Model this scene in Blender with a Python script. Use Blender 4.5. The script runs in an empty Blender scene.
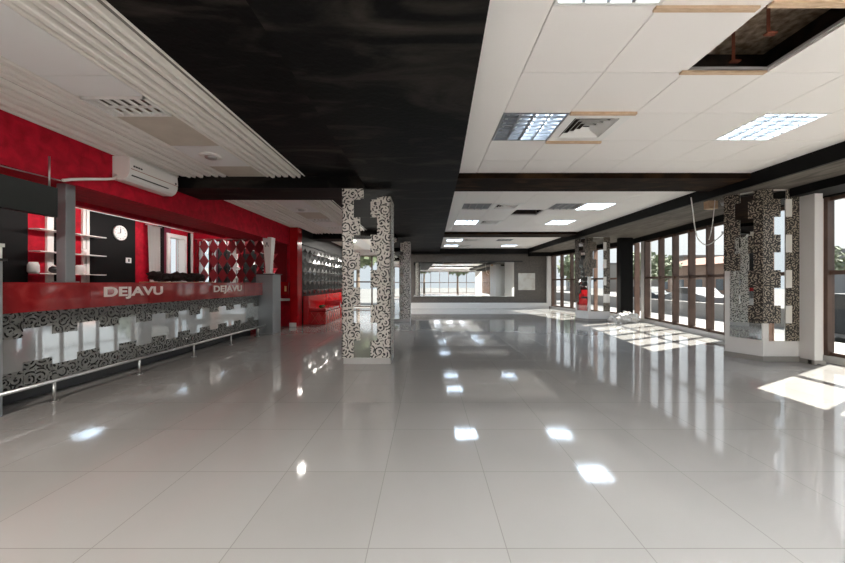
import bpy, bmesh, math, random
from mathutils import Vector, Matrix
random.seed(7)
S = bpy.context.scene
C = S.collection
PI = math.pi
# ------------------------------------------------------------------ camera, sky, sun, exposure
cam_d = bpy.data.cameras.new('camera'); cam = bpy.data.objects.new('camera', cam_d); C.objects.link(cam)
cam.location = (0, 0, 1.15); cam.rotation_euler = (PI/2, 0, 0)
cam_d.sensor_width = 36; cam_d.lens = 36*340/845; cam_d.clip_start = .05; cam_d.clip_end = 500
cam_d.shift_x = -4.5/845; cam_d.shift_y = 1.5/845
S.camera = cam
W = bpy.data.worlds.new('sky'); S.world = W; W.use_nodes = True
nt = W.node_tree; bg = nt.nodes['Background']
sky = nt.nodes.new('ShaderNodeTexSky'); sky.sky_type = 'NISHITA'; sky.sun_disc = False
sky.sun_elevation = math.radians(42); sky.sun_rotation = math.radians(62); sky.dust_density = 6; sky.air_density = 1.0; sky.ozone_density = 1
mixw = nt.nodes.new('ShaderNodeMix'); mixw.data_type = 'RGBA'; mixw.inputs['Factor'].default_value = .78
mixw.inputs['B'].default_value = (8.2, 8.4, 8.7, 1)
nt.links.new(sky.outputs[0], mixw.inputs['A']); nt.links.new(mixw.outputs['Result'], bg.inputs[0])
bg.inputs[1].default_value = .052
sun_d = bpy.data.lights.new('sun', 'SUN'); sun_d.energy = 8.5; sun_d.angle = .009; sun_d.color = (1, .93, .84)
sun = bpy.data.objects.new('sun', sun_d); C.objects.link(sun); sun.location = (20, 10, 20)
sv = Vector((.887, .462, .915)).normalized()
sun.rotation_euler = sv.to_track_quat('Z', 'Y').to_euler()
S.view_settings.view_transform = 'Standard'; S.view_settings.look = 'None'; S.view_settings.gamma = 1
S.view_settings.use_curve_mapping = False
S.view_settings.exposure = 1.46
S.cycles.use_denoising = True
S.cycles.max_bounces = 10; S.cycles.diffuse_bounces = 5; S.cycles.glossy_bounces = 6; S.cycles.transparent_max_bounces = 16
S.cycles.caustics_reflective = False; S.cycles.caustics_refractive = False
S.cycles.sample_clamp_indirect = 8
LAMP_W = .5; LAMP_FAR = 13.0; FILL_REAR = 105.0; FILL_OVER = 9.0  # rear and overhead lamps are unseen, added to brighten the hall

# ------------------------------------------------------------------ materials
def M(name, col=(.5,.5,.5), rough=.5, metal=0, spec=.5, coat=0, noise=None, bump=None, emit=None):
    """noise=(scale, other colour, contrast lo, hi, distortion); bump=(scale,strength)"""
    m = bpy.data.materials.new(name); m.use_nodes = True; t = m.node_tree; b = t.nodes['Principled BSDF']
    b.inputs['Base Color'].default_value = (*col, 1); b.inputs['Roughness'].default_value = rough
    b.inputs['Metallic'].default_value = metal; b.inputs['Specular IOR Level'].default_value = spec
    b.inputs['Coat Weight'].default_value = coat; b.inputs['Coat Roughness'].default_value = .05
    g = t.nodes.new('ShaderNodeNewGeometry')
    if noise:
        n = t.nodes.new('ShaderNodeTexNoise'); n.inputs['Scale'].default_value = noise[0]; n.inputs['Detail'].default_value = 5
        n.inputs['Distortion'].default_value = noise[4] if len(noise) > 4 else 0
        r = t.nodes.new('ShaderNodeValToRGB'); r.color_ramp.elements[0].position = noise[2]; r.color_ramp.elements[1].position = noise[3]
        r.color_ramp.elements[0].color = (*col, 1); r.color_ramp.elements[1].color = (*noise[1], 1)
        mp = t.nodes.new('ShaderNodeMapping')
        if len(noise) > 5: mp.inputs['Scale'].default_value = noise[5]
        t.links.new(g.outputs['Position'], mp.inputs[0]); t.links.new(mp.outputs[0], n.inputs['Vector'])
        t.links.new(n.outputs['Fac'], r.inputs[0]); t.links.new(r.outputs[0], b.inputs['Base Color'])
    if bump:
        n = t.nodes.new('ShaderNodeTexNoise'); n.inputs['Scale'].default_value = bump[0]; n.inputs['Detail'].default_value = 4
        u = t.nodes.new('ShaderNodeBump'); u.inputs['Strength'].default_value = bump[1]; u.inputs['Distance'].default_value = .01
        t.links.new(g.outputs['Position'], n.inputs['Vector']); t.links.new(n.outputs['Fac'], u.inputs['Height'])
        t.links.new(u.outputs[0], b.inputs['Normal'])
    if emit:
        b.inputs['Emission Color'].default_value = (*emit[0], 1); b.inputs['Emission Strength'].default_value = emit[1]
    return m

def damask(name, light, dark, cell, duty=.45, rough=.35, turns=1.5):
    """scroll print: every cell holds a curling stroke; cell = size of a curl in metres"""
    m = bpy.data.materials.new(name); m.use_nodes = True; t = m.node_tree; b = t.nodes['Principled BSDF']
    L = t.links.new; N = t.nodes.new
    b.inputs['Roughness'].default_value = rough
    def mth(op, a, c=None):
        n = N('ShaderNodeMath'); n.operation = op
        for i, v in enumerate((a, c)):
            if v is None: continue
            if isinstance(v, (int, float)): n.inputs[i].default_value = v
            else: L(v, n.inputs[i])
        return n.outputs[0]
    g = N('ShaderNodeNewGeometry'); sp = N('ShaderNodeSeparateXYZ'); L(g.outputs['Position'], sp.inputs[0])
    sn_ = N('ShaderNodeSeparateXYZ'); L(g.outputs['True Normal'], sn_.inputs[0]); u = mth('SUBTRACT', mth('MULTIPLY', sn_.outputs[0], sp.outputs[1]), mth('MULTIPLY', sn_.outputs[1], sp.outputs[0])); cb = N('ShaderNodeCombineXYZ'); L(u, cb.inputs[0]); L(sp.outputs[2], cb.inputs[1])
    sc = N('ShaderNodeVectorMath'); sc.operation = 'SCALE'; sc.inputs['Scale'].default_value = 1/cell; L(cb.outputs[0], sc.inputs[0])
    v = N('ShaderNodeTexVoronoi'); v.voronoi_dimensions = '2D'; v.inputs['Scale'].default_value = 1; v.inputs['Randomness'].default_value = .85
    L(sc.outputs[0], v.inputs['Vector'])
    df = N('ShaderNodeVectorMath'); df.operation = 'SUBTRACT'; L(sc.outputs[0], df.inputs[0]); L(v.outputs['Position'], df.inputs[1])
    ds = N('ShaderNodeSeparateXYZ'); L(df.outputs[0], ds.inputs[0]); cs = N('ShaderNodeSeparateColor'); L(v.outputs['Color'], cs.inputs[0])
    ang = mth('DIVIDE', mth('ARCTAN2', ds.outputs[1], ds.outputs[0]), 2*PI)
    sg = mth('SUBTRACT', mth('MULTIPLY', mth('GREATER_THAN', cs.outputs[0], .5), 2), 1)
    w = mth('ADD', mth('MULTIPLY', ang, sg), mth('MULTIPLY', v.outputs['Distance'], turns*2))
    w = mth('ADD', w, cs.outputs[1]); fr = mth('FRACT', mth('ADD', w, 10.0))
    stroke = mth('LESS_THAN', fr, duty)
    core = mth('LESS_THAN', v.outputs['Distance'], .10)
    mx = mth('MAXIMUM', stroke, core)
    nz = N('ShaderNodeTexNoise'); nz.noise_dimensions = '2D'; nz.inputs['Scale'].default_value = 2.6; nz.inputs['Detail'].default_value = 1; L(sc.outputs[0], nz.inputs['Vector'])
    cut = mth('GREATER_THAN', nz.outputs['Fac'], .44); mx = mth('MULTIPLY', mx, cut)
    c = N('ShaderNodeMix'); c.data_type = 'RGBA'; c.inputs['A'].default_value = (*light, 1); c.inputs['B'].default_value = (*dark, 1)
    L(mx, c.inputs['Factor']); L(c.outputs['Result'], b.inputs['Base Color'])
    return m

def glass(name, tint=(.93,.96,.97), refl=.10):
    m = bpy.data.materials.new(name); m.use_nodes = True; t = m.node_tree
    for n in list(t.nodes):
        if n.type == 'BSDF_PRINCIPLED': t.nodes.remove(n)
    o = t.nodes['Material Output']; tr = t.nodes.new('ShaderNodeBsdfTransparent'); tr.inputs[0].default_value = (*tint, 1)
    gl = t.nodes.new('ShaderNodeBsdfGlossy'); gl.inputs['Roughness'].default_value = .01
    f = t.nodes.new('ShaderNodeFresnel'); f.inputs[0].default_value = 1.3
    gg = t.nodes.new('ShaderNodeNewGeometry'); iv = t.nodes.new('ShaderNodeMath'); iv.operation='SUBTRACT'; iv.inputs[0].default_value=1; t.links.new(gg.outputs['Backfacing'], iv.inputs[1]); ml = t.nodes.new('ShaderNodeMath'); ml.operation='MULTIPLY'; t.links.new(f.outputs[0], ml.inputs[0]); t.links.new(iv.outputs[0], ml.inputs[1])
    x = t.nodes.new('ShaderNodeMixShader'); t.links.new(ml.outputs[0], x.inputs[0]); t.links.new(tr.outputs[0], x.inputs[1]); t.links.new(gl.outputs[0], x.inputs[2])
    t.links.new(x.outputs[0], o.inputs[0]); return m

def tile_floor():
    m = bpy.data.materials.new('polished_grey_tile'); m.use_nodes = True; t = m.node_tree; b = t.nodes['Principled BSDF']
    L = t.links.new; N = t.nodes.new
    g = N('ShaderNodeNewGeometry'); mp = N('ShaderNodeMapping'); mp.inputs['Location'].default_value = (-.345, -1.473, 0)
    L(g.outputs['Position'], mp.inputs[0])
    br = N('ShaderNodeTexBrick'); br.offset = 0; br.squash = 1
    br.inputs['Scale'].default_value = 1; br.inputs['Brick Width'].default_value = .6; br.inputs['Row Height'].default_value = .6
    br.inputs['Mortar Size'].default_value = .0022; br.inputs['Mortar Smooth'].default_value = .2; br.inputs['Bias'].default_value = 0
    br.inputs['Color1'].default_value = (.315,.300,.283,1); br.inputs['Color2'].default_value = (.330,.315,.298,1); br.inputs['Mortar'].default_value = (.225,.213,.20,1)
    L(mp.outputs[0], br.inputs['Vector'])
    n = N('ShaderNodeTexNoise'); n.inputs['Scale'].default_value = 1.3; n.inputs['Detail'].default_value = 6
    L(g.outputs['Position'], n.inputs['Vector'])
    r = N('ShaderNodeMapRange'); r.inputs[3].default_value = .92; r.inputs[4].default_value = 1.08; L(n.outputs['Fac'], r.inputs[0])
    x = N('ShaderNodeMix'); x.data_type = 'RGBA'; x.blend_type = 'MULTIPLY'; x.inputs['Factor'].default_value = 1
    L(br.outputs['Color'], x.inputs['A']); L(r.outputs[0], x.inputs['B']); L(x.outputs['Result'], b.inputs['Base Color'])
    rr = N('ShaderNodeMapRange'); rr.inputs[3].default_value = .035; rr.inputs[4].default_value = .09; L(n.outputs['Fac'], rr.inputs[0])
    L(rr.outputs[0], b.inputs['Roughness']); b.inputs['IOR'].default_value = 1.62; b.inputs['Specular IOR Level'].default_value = .5
    u = N('ShaderNodeBump'); u.inputs['Strength'].default_value = .25; u.inputs['Distance'].default_value = .002; u.invert = True
    L(br.outputs['Fac'], u.inputs['Height']); L(u.outputs[0], b.inputs['Normal'])
    return m

m_floor = tile_floor()
m_white = M('white_plaster', (.70,.69,.67), .6, bump=(60,.05))
m_ctile = M('ceiling_board', (.87,.835,.80), .55, bump=(200,.06))
m_tee = M('ceiling_grid', (.40,.39,.38), .5)
m_slat = M('slat_ceiling_white', (.80,.765,.715), .45)
m_slatshade = M('slat_gap_painted_shade', (.20,.185,.165), .7)
m_grillebox = M('grille_housing', (.10,.085,.07), .6)
m_channel = M('channel_board_white', (.80,.80,.79), .5)
m_beige = M('channel_board_beige', (.60,.55,.47), .6, noise=(6,(.54,.49,.42),.3,.7))
m_black = M('black_painted_board', (.002,.002,.002), .62, spec=.12, noise=(1.8,(.040,.034,.029),.50,.80,1.8,(.5,1.5,1)), bump=(25,.25))
m_blackdeep = M('black_paint', (.004,.004,.004), .6, spec=.15)
m_beamwood = M('dark_brown_beam', (.010,.005,.003), .7, spec=.05, noise=(1.6,(.055,.028,.012),.45,.8,1.5,(1,3,1)), bump=(30,.2))
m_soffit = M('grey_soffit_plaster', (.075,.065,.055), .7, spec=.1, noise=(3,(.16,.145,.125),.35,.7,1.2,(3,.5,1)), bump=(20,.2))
m_slab = M('rough_slab', (.62,.50,.38), .9, noise=(18,(.25,.17,.11),.35,.65), bump=(40,.8))
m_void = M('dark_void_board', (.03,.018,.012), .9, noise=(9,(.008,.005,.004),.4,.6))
m_timber = M('raw_timber', (.62,.45,.30), .6, noise=(14,(.50,.34,.21),.4,.7,0,(1,6,1)))
m_red = M('crimson_plaster', (.52,.006,.026), .7, spec=.2, noise=(9,(.30,.004,.014),.35,.7,.5), bump=(60,.35))
m_redgloss = M('red_lacquer', (.48,.008,.012), .15, coat=.5, noise=(5,(.38,.007,.010),.4,.7))
m_redband = M('red_glass_fascia', (.28,.008,.011), .05, coat=1, noise=(5,(.36,.025,.025),.42,.62,.6))
m_maroon = M('maroon_panel', (.14,.008,.03), .4)
m_letters = M('pale_lettering', (.86,.72,.68), .35)
m_damlight = damask('cream_black_scroll_print', (.66,.63,.57), (.012,.011,.011), .125, .46)
m_damdark = damask('black_taupe_scroll_print', (.012,.010,.009), (.36,.315,.25), .095, .46, .3)
m_dambar = damask('grey_black_scroll_print', (.22,.22,.205), (.010,.010,.010), .11, .42, .25)
m_mirror = M('mirror', (.88,.90,.90), .015, metal=1)
m_mirror_white = M('whitened_mirror', (.86,.89,.90), .018, metal=.72)  # diffuse white mixed in to stand for brighter reflections
m_greymetal = M('grey_painted_steel', (.30,.32,.33), .3, metal=.3)
m_steel = M('brushed_steel', (.55,.55,.54), .35, metal=1)
m_greydark = M('dark_grey_fascia', (.018,.021,.020), .5, spec=.3)
m_kick = M('dark_kick_board', (.07,.072,.075), .25)
m_stone = M('pale_stone_plinth', (.50,.49,.47), .3)
m_base = M('grey_skirting', (.30,.29,.27), .3)
m_brown = M('brown_window_frame', (.070,.036,.024), .4, noise=(4,(.105,.058,.040),.4,.7))
m_whiteplastic = M('white_plastic', (.82,.81,.78), .35)
m_darkline = M('dark_plastic', (.02,.02,.02), .4)
m_backwall = M('taupe_textured_wall', (.085,.075,.068), .6, noise=(16,(.13,.115,.10),.35,.7,1), bump=(30,.5))
m_poster = M('pale_notice', (.55,.54,.50), .5, noise=(4,(.42,.37,.31),.5,.75))
m_dia = M('black_gloss_panel', (.02,.023,.023), .22, spec=.8, coat=.6)
m_glass = glass('window_glass'); m_frost = M('bright_frosted_pane', (.75,.80,.88), .4)
m_tube = M('fluorescent_tube', (.9,.95,1), .4, emit=((.72,.87,1), 6))
m_alu = M('aluminium_louvre', (.30,.31,.33), .35, metal=.3)
m_tuber = M('unlit_tube', (.75,.76,.77), .3)
m_green = M('green_leaf', (.10,.17,.05), .6); m_bottle = M('green_glass', (.02,.12,.03), .1)
m_plastic_bag = M('crumpled_white_sheet', (.72,.71,.68), .4)
m_clockface = M('clock_face', (.78,.78,.76), .3)
m_asphalt = M('pale_asphalt', (.17,.165,.16), .8, noise=(.5,(.21,.205,.20),.3,.7))
m_pave = M('pale_paving', (.27,.255,.24), .7)
m_leaf = [M('pale_foliage', (.16,.20,.11), .8, noise=(2,(.22,.25,.16),.3,.7)), M('olive_foliage', (.14,.17,.10), .8, noise=(2,(.19,.22,.14),.3,.7))]
m_bark = M('bark', (.16,.12,.09), .9)

# ------------------------------------------------------------------ helpers
class MB:
    def __init__(s): s.bm = bmesh.new()
    def hexa(s, p):      # bottom 4 ccw, top 4 ccw
        v = [s.bm.verts.new(q) for q in p]
        for f in ((3,2,1,0),(4,5,6,7),(0,1,5,4),(1,2,6,5),(2,3,7,6),(3,0,4,7)): s.bm.faces.new([v[i] for i in f])
        return s
    def box(s, x0, x1, y0, y1, z0, z1):
        return s.hexa([(x0,y0,z0),(x1,y0,z0),(x1,y1,z0),(x0,y1,z0),(x0,y0,z1),(x1,y0,z1),(x1,y1,z1),(x0,y1,z1)])
    def prism(s, pts, d):     # polygon of 3D points extruded by vector d
        d = Vector(d); a = [s.bm.verts.new(p) for p in pts]; b = [s.bm.verts.new(Vector(p)+d) for p in pts]
        s.bm.faces.new(a[::-1]); s.bm.faces.new(b); n = len(a)
        for i in range(n): s.bm.faces.new([a[i], a[(i+1)%n], b[(i+1)%n], b[i]])
        return s
    def cyl(s, p0, p1, r0, r1=None, seg=16):
        r1 = r0 if r1 is None else r1; p0 = Vector(p0); p1 = Vector(p1); d = (p1-p0)
        q = d.to_track_quat('Z','Y').to_matrix(); ra = []; rb = []
        for i in range(seg):
            a = 2*PI*i/seg; u = q @ Vector((math.cos(a), math.sin(a), 0))
            ra.append(s.bm.verts.new(p0+u*r0)); rb.append(s.bm.verts.new(p1+u*r1))
        s.bm.faces.new(ra[::-1]); s.bm.faces.new(rb)
        for i in range(seg): f = s.bm.faces.new([ra[i], ra[(i+1)%seg], rb[(i+1)%seg], rb[i]]); f.smooth = True
        return s
    def tube(s, pts, r, seg=8):
        pts = [Vector(p) for p in pts]; rings = []
        for i, p in enumerate(pts):
            d = (pts[min(i+1, len(pts)-1)]-pts[max(i-1, 0)]); q = d.to_track_quat('Z','Y').to_matrix()
            rings.append([s.bm.verts.new(p + q @ Vector((math.cos(2*PI*k/seg)*r, math.sin(2*PI*k/seg)*r, 0))) for k in range(seg)])
        for a, b in zip(rings, rings[1:]):
            # choose the best roll so the tube does not twist
            off = min(range(seg), key=lambda o: (a[0].co-b[o].co).length)
            for k in range(seg):
                f = s.bm.faces.new([a[k], a[(k+1)%seg], b[(k+1+off)%seg], b[(k+off)%seg]]); f.smooth = True
        try: s.bm.faces.new(rings[0][::-1]); s.bm.faces.new(rings[-1])
        except Exception: pass
        return s
    def lathe(s, c, prof, seg=24, axis='Z'):
        c = Vector(c); R = {'Z': Matrix.Identity(3), 'X': Matrix.Rotation(PI/2, 3, 'Y'), 'Y': Matrix.Rotation(-PI/2, 3, 'X')}[axis]
        rings = []
        for r, h in prof:
            rings.append([s.bm.verts.new(c + R @ Vector((r*math.cos(2*PI*k/seg), r*math.sin(2*PI*k/seg), h))) for k in range(seg)])
        for a, b in zip(rings, rings[1:]):
            for k in range(seg): f = s.bm.faces.new([a[k], a[(k+1)%seg], b[(k+1)%seg], b[k]]); f.smooth = True
        s.bm.faces.new(rings[0][::-1]); s.bm.faces.new(rings[-1]); return s
    def lump(s, c, r, amp=.2, sub=3, sq=(1,1,1), flat=None):
        n0 = len(s.bm.verts); res = bmesh.ops.create_icosphere(s.bm, subdivisions=sub, radius=1)
        ph = [random.random()*9 for _ in range(6)]
        for v in res['verts']:
            p = v.co; k = 1+amp*(math.sin(p.x*5+ph[0])*math.cos(p.y*6+ph[1])+.6*math.sin(p.z*8+ph[2]+p.x*3)+random.uniform(-.25,.25))
            v.co = Vector((p.x*sq[0]*r*k, p.y*sq[1]*r*k, p.z*sq[2]*r*k))+Vector(c)
            if flat is not None and v.co.z < flat: v.co.z = flat
        return s
    def bevel(s, w, seg=2):
        bmesh.ops.bevel(s.bm, geom=[e for e in s.bm.edges], offset=w, segments=seg, affect='EDGES', profile=.5); return s

def link(name, mb, mat, parent=None, loc=None):
    bm = mb.bm
    bmesh.ops.recalc_face_normals(bm, faces=bm.faces)
    me = bpy.data.meshes.new(name)
    if parent is not None: o0 = Vector(parent['_o'])
    elif loc is not None: o0 = Vector(loc)
    else:
        xs = [v.co for v in bm.verts]
        o0 = Vector(((min(v.x for v in xs)+max(v.x for v in xs))/2, (min(v.y for v in xs)+max(v.y for v in xs))/2, min(v.z for v in xs)))
    for v in bm.verts: v.co -= o0
    bm.to_mesh(me); bm.free(); me.materials.append(mat)
    o = bpy.data.objects.new(name, me); C.objects.link(o); o['_o'] = tuple(o0)
    if parent is not None:
        o.parent = parent
    else: o.location = o0
    return o
# every child shares its parent's origin, so a child's own location stays zero
def tag(o, label, cat, group=None, kind=None):
    if label: o['label'] = label
    if cat: o['category'] = cat
    if group: o['group'] = group
    if kind: o['kind'] = kind
    return o
def thing(name, label, cat, loc, group=None):
    o = bpy.data.objects.new(name, None); C.objects.link(o); o.location = loc; o['_o'] = tuple(loc); o.empty_display_size = .1
    return tag(o, label, cat, group)
def struct(name, mb, mat, loc=None):
    o = link(name, mb, mat, None, loc); o['kind'] = 'structure'; return o
def sroot(name, loc):
    o = bpy.data.objects.new(name, None); C.objects.link(o); o.location = loc; o['_o'] = tuple(loc); o['kind'] = 'structure'; return o
def box(*a): return MB().box(*a)
def copy_tree(o, loc, label=None, group=None):
    r = o.copy(); C.objects.link(r); r.location = loc; r['_o'] = tuple(loc)
    if label: r['label'] = label
    if group: r['group'] = group
    for ch in list(o.children):
        c = ch.copy(); C.objects.link(c); c.parent = r
        for g in list(ch.children):
            d = g.copy(); C.objects.link(d); d.parent = c
    return r
def text_mesh(txt, width, height, mat, name, parent, origin, rot, depth=.006, bold=.02):
    cu = bpy.data.curves.new(name, 'FONT'); cu.body = txt; cu.size = 1; cu.extrude = depth; cu.offset = bold; cu.space_character = 1.02
    tmp = bpy.data.objects.new('tmp', cu); C.objects.link(tmp)
    me = bpy.data.meshes.new_from_object(tmp, depsgraph=bpy.context.evaluated_depsgraph_get())
    bpy.data.objects.remove(tmp); xs = [v.co.x for v in me.vertices]; ys = [v.co.y for v in me.vertices]
    w = max(xs)-min(xs); h = max(ys)-min(ys); x0 = min(xs); y0 = min(ys)
    R = Matrix(rot).transposed() if not isinstance(rot, Matrix) else rot
    p0 = Vector(parent['_o'])
    for v in me.vertices:
        q = Vector(((v.co.x-x0)/w*width, (v.co.y-y0)/h*height, v.co.z))
        v.co = Vector(origin) + R @ q - p0
    me.materials.clear(); me.materials.append(mat)
    o = bpy.data.objects.new(name, me); C.objects.link(o); o.parent = parent; o['_o'] = parent['_o']; return o

# ------------------------------------------------------------------ facade line (plan), room shell
YB = 15.5; YR = -5.6
FAC = [(5.79, YR), (5.79, 5.45), (5.96, 6.78), (6.44, 10.2), (6.50, 11.2), (5.60, YB)]
fl = MB(); fl.prism([(-6.5, YR, -.12)]+[(x+.25, y, -.12) for x, y in FAC]+[(-6.5, YB, -.12)], (0,0,.12))
struct('floor', fl, m_floor, (0,0,0))
s = MB(); s.prism([(-6.5, YR-.2, 3.1)]+[(x+.3, y, 3.1) for x, y in FAC]+[(-6.5, YB+.2, 3.1)], (0,0,.2)); struct('ceiling_slab', s, m_slab)

# left walls
struct('wall_left', box(-6.5,-6.3, YR, 8.22, 0, 3.1), m_red)
mb = MB(); mb.box(-6.5,-6.3, 8.22, 8.80, 0, 1.15).box(-6.5,-6.3, 8.22, 8.80, 2.30, 3.1).box(-6.5,-6.3, 8.80, 9.3, 0, 3.1); struct('wall_left_window', mb, m_red)
struct('wall_bar_end', box(-6.3,-3.62, 9.1, 9.3, 0, 3.1), m_red)
struct('wall_left_far', box(-3.65,-3.45, 9.3, YB, 0, 3.1), m_blackdeep)
struct('trim_1', box(-3.62,-3.42, 8.98, 9.3, 0, 2.62), m_redgloss)
struct('wall_back', box(-3.45, 5.9, YB, YB+.2, 0, 3.1), m_backwall)
struct('baseboard_back', box(-3.42, 5.5, YB-.16, YB, 0, .25), m_white)
# red bulkhead above the bar
mb = MB(); mb.prism([(-3.65,YR,2.17),(-3.65,YR,3.1),(-6.3,YR,3.1),(-6.3,YR,2.51)], (0, 9.1-YR, 0)); struct('wall_bar_bulkhead', mb, m_red)
mb = MB(); mb.prism([(-6.24,2.5,2.49),(-6.24,2.5,2.535),(-6.3,2.5,2.535),(-6.3,2.5,2.49)], (0, 6.6, 0)); struct('trim_2', mb, m_whiteplastic)

# rear wall (behind the camera): piers and a glazed front
mb = MB(); mb.box(-6.5,-4.4,YR-.2,YR,0,3.1).box(-4.4,5.2,YR-.2,YR,2.4,3.1).box(5.2,6.1,YR-.2,YR,0,3.1); struct('wall_rear', mb, m_white)

nwin = [0]
def window(P0, P1, ztop=2.39, zb=.10, zt=1.30, fin=.13, last=False):
    """one glazed bay from P0 to P1 in plan; outward normal to the right of travel -Y.. handled by sign"""
    nwin[0] += 1
    P0 = Vector((*P0,0)); P1 = Vector((*P1,0)); u = (P1-P0); Lh = u.length; u.normalize(); n = Vector((u.y, -u.x, 0))
    r = sroot('window_%d' % nwin[0], (P0+P1)/2)
    def ob(mb, a0, a1, b0, b1, z0, z1):
        pts = [P0+u*a+n*b for a, b in ((a0,b0),(a1,b0),(a1,b1),(a0,b1))]
        mb.hexa([(p.x,p.y,z0) for p in pts]+[(p.x,p.y,z1) for p in pts]); return mb
    f = MB(); ob(f, -.025, .025, -.01, fin, zb, ztop)
    if last: ob(f, Lh-.025, Lh+.025, -.01, fin, zb, ztop)
    link('mullion', f, m_brown, r)
    f = MB(); ob(f, .025, Lh-.025, .02, .09, zt-.03, zt+.03); ob(f, .025, Lh-.025, .03, .09, zb, zb+.05); ob(f, .025, Lh-.025, .03, .09, ztop-.05, ztop)
    link('window_frame', f, m_brown, r)
    g = MB(); ob(g, .025, Lh-.025, .055, .063, zb+.05, zt-.03); link('lower_pane', g, m_glass, r)
    g = MB(); ob(g, .025, Lh-.025, .055, .063, zt+.03, ztop-.05); link('upper_pane', g, m_glass, r)
    return r
def on(seg, Y):
    (x0,y0),(x1,y1) = seg; return (x0+(x1-x0)*(Y-y0)/(y1-y0), Y)
segN = (FAC[0], FAC[1]); segA = ((5.96,6.78),(6.44,10.2)); segC = ((6.5,11.2),(5.6,15.5))
ys = [4.93-.75*k for k in range(14)]
for a, b in zip(ys, ys[1:]): window(on(segN,b), on(segN,a), last=(a==ys[0]), fin=.09)
ya = [6.80,7.33,7.95,8.59,9.24,10.0]
for i,(a, b) in enumerate(zip(ya, ya[1:])): window(on(segA,a), on(segA,b), last=(i==4))
yc = [11.5,12.24,12.85,13.44,14.0,14.67,15.35]
for i,(a, b) in enumerate(zip(yc, yc[1:])): window(on(segC,a), on(segC,b), last=(i==5))
window((6.455,10.55), (6.47,11.42))
xs = [5.2-.96*k for k in range(11)]
for i,(a, b) in enumerate(zip(xs, xs[1:])): window((b,YR), (a,YR), zb=.06, zt=1.2, last=(i==9))
# facade solids: kerb, header, jambs
def strip(mb, pts, d0, d1, z0, z1):
    for (x0,y0),(x1,y1) in zip(pts, pts[1:]):
        mb.hexa([(x0+d0,y0,z0),(x1+d0,y1,z0),(x1+d1,y1,z0),(x0+d1,y0,z0),(x0+d0,y0,z1),(x1+d0,y1,z1),(x1+d1,y1,z1),(x0+d1,y0,z1)])
    return mb
struct('wall_right_kerb', strip(MB(), FAC, -.01, .25, 0, .10), m_stone)
mb = strip(MB(), FAC, -.02, .07, 2.39, 2.53); mb.box(5.3,5.77,YR,5.6,2.41,2.53); struct('wall_right_header', mb, m_blackdeep)
struct('wall_right_upper', strip(MB(), FAC, 0, .07, 2.53, 3.1), m_white)
mb = MB(); mb.box(5.45,5.565,4.78,5.55,0,2.53) ; struct('wall_right_pilaster', mb, m_white)
struct('wall_right_pier', strip(MB(), [(5.79,5.5),(5.96,6.75)], .0, .2, .1, 2.39), m_white)
struct('trim_3', strip(MB(), [on(segA,10.03), on(segA,10.22)], -.02, .2, .1, 2.39), m_white)
mb = MB(); mb.box(5.44,5.62,YB-.13,YB,.1,2.45); struct('trim_4', mb, m_white)

# right soffit, its black edge
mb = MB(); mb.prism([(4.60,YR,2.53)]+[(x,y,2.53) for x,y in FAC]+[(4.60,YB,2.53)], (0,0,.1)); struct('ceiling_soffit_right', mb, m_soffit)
struct('trim_5', box(4.56,4.61,YR,YB,2.515,2.80), m_blackdeep)
struct('trim_6', box(4.61,5.6,YB-.25,YB-.002,2.36,2.53), m_blackdeep)

# ------------------------------------------------------------------ tiled white ceiling with missing boards
edgeX = [(YR,.06),(1.685,.312),(4.18,.406),(10.0,.50),(YB,.565)]
holes_lamp = []; fixtures = {}
def cell(ix, iy, X0, Y0): return (X0+.6*ix, Y0+.6*iy)
ceil = MB(); tee = MB()
secs = [(YR,-.7,-5.3,7),( .0,4.79,.10,7),(5.49,10.3,5.40+.0,8),(11.0,15.2,11.4,6)]
X0 = .70
special = {  # (section, ix, iy): type
 (1,0,0):'lamp', (1,2,0):'lamp', (1,4,0):'lamp', (1,0,2):'lamp', (1,2,3):'hole', (1,0,5):'lamp_half', (1,1,5):'vent', (1,4,5):'lamp',  # overhead row: unseen lamps added as fill
 (2,0,2):'lamp_off', (2,1,2):'vent', (2,2,3):'hole', (2,3,2):'lamp_off', (2,4,2):'lamp', (2,0,5):'lamp', (2,1,5):'vent', (2,4,5):'lamp',
 (3,0,1):'lamp', (3,1,1):'vent', (3,3,1):'lamp_off', (3,0,4):'lamp', (3,1,4):'vent', (3,4,4):'lamp',
 (0,0,2):'lamp', (0,4,2):'lamp', (0,0,5):'lamp', (0,4,5):'lamp', (0,2,2):'lamp', (0,2,5):'lamp'}  # the bay behind the viewer holds unseen lamps added as fill
sec_y0 = [-5.2, .1, 6.0, 11.4]; sec_n = [7, 7, 7, 6]
# row bases chosen so that the joints fall on 2.5/3.1/3.7, 6.6/7.2 ...
sec_y0 = [-5.0, .1, 5.4+.0, 11.4]
cells = []
for si, (ya_, yb_, _, _) in enumerate(secs):
    y0 = sec_y0[si]; rows = []
    k = 0
    while True:
        a = y0+.6*k; b = a+.6
        if a >= yb_-.05: break
        a2 = max(a, ya_); b2 = min(b, yb_)
        if b > yb_-.25: b2 = yb_ if False else min(b, yb_)
        rows.append((k, a2, b2)); k += 1
    for ix in range(6):
        for (k, a, b) in rows:
            x = X0+.6*ix
            t = special.get((si, ix, k))
            if t: cells.append((t, x, a, b, si, ix, k)); continue
            ceil.box(x+.003, x+.597, a+.003, b-.003, 2.70, 2.715)
    tee.box(X0, 4.3, ya_, yb_, 2.7165, 2.7175) if False else None
    for j in range(7): tee.box(X0+.6*j-.012, X0+.6*j+.012, ya_, yb_, 2.7155, 2.735)
    for (k, a, b) in rows[1:]: tee.box(X0, 4.3, a-.012, a+.012, 2.7157, 2.733)
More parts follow.
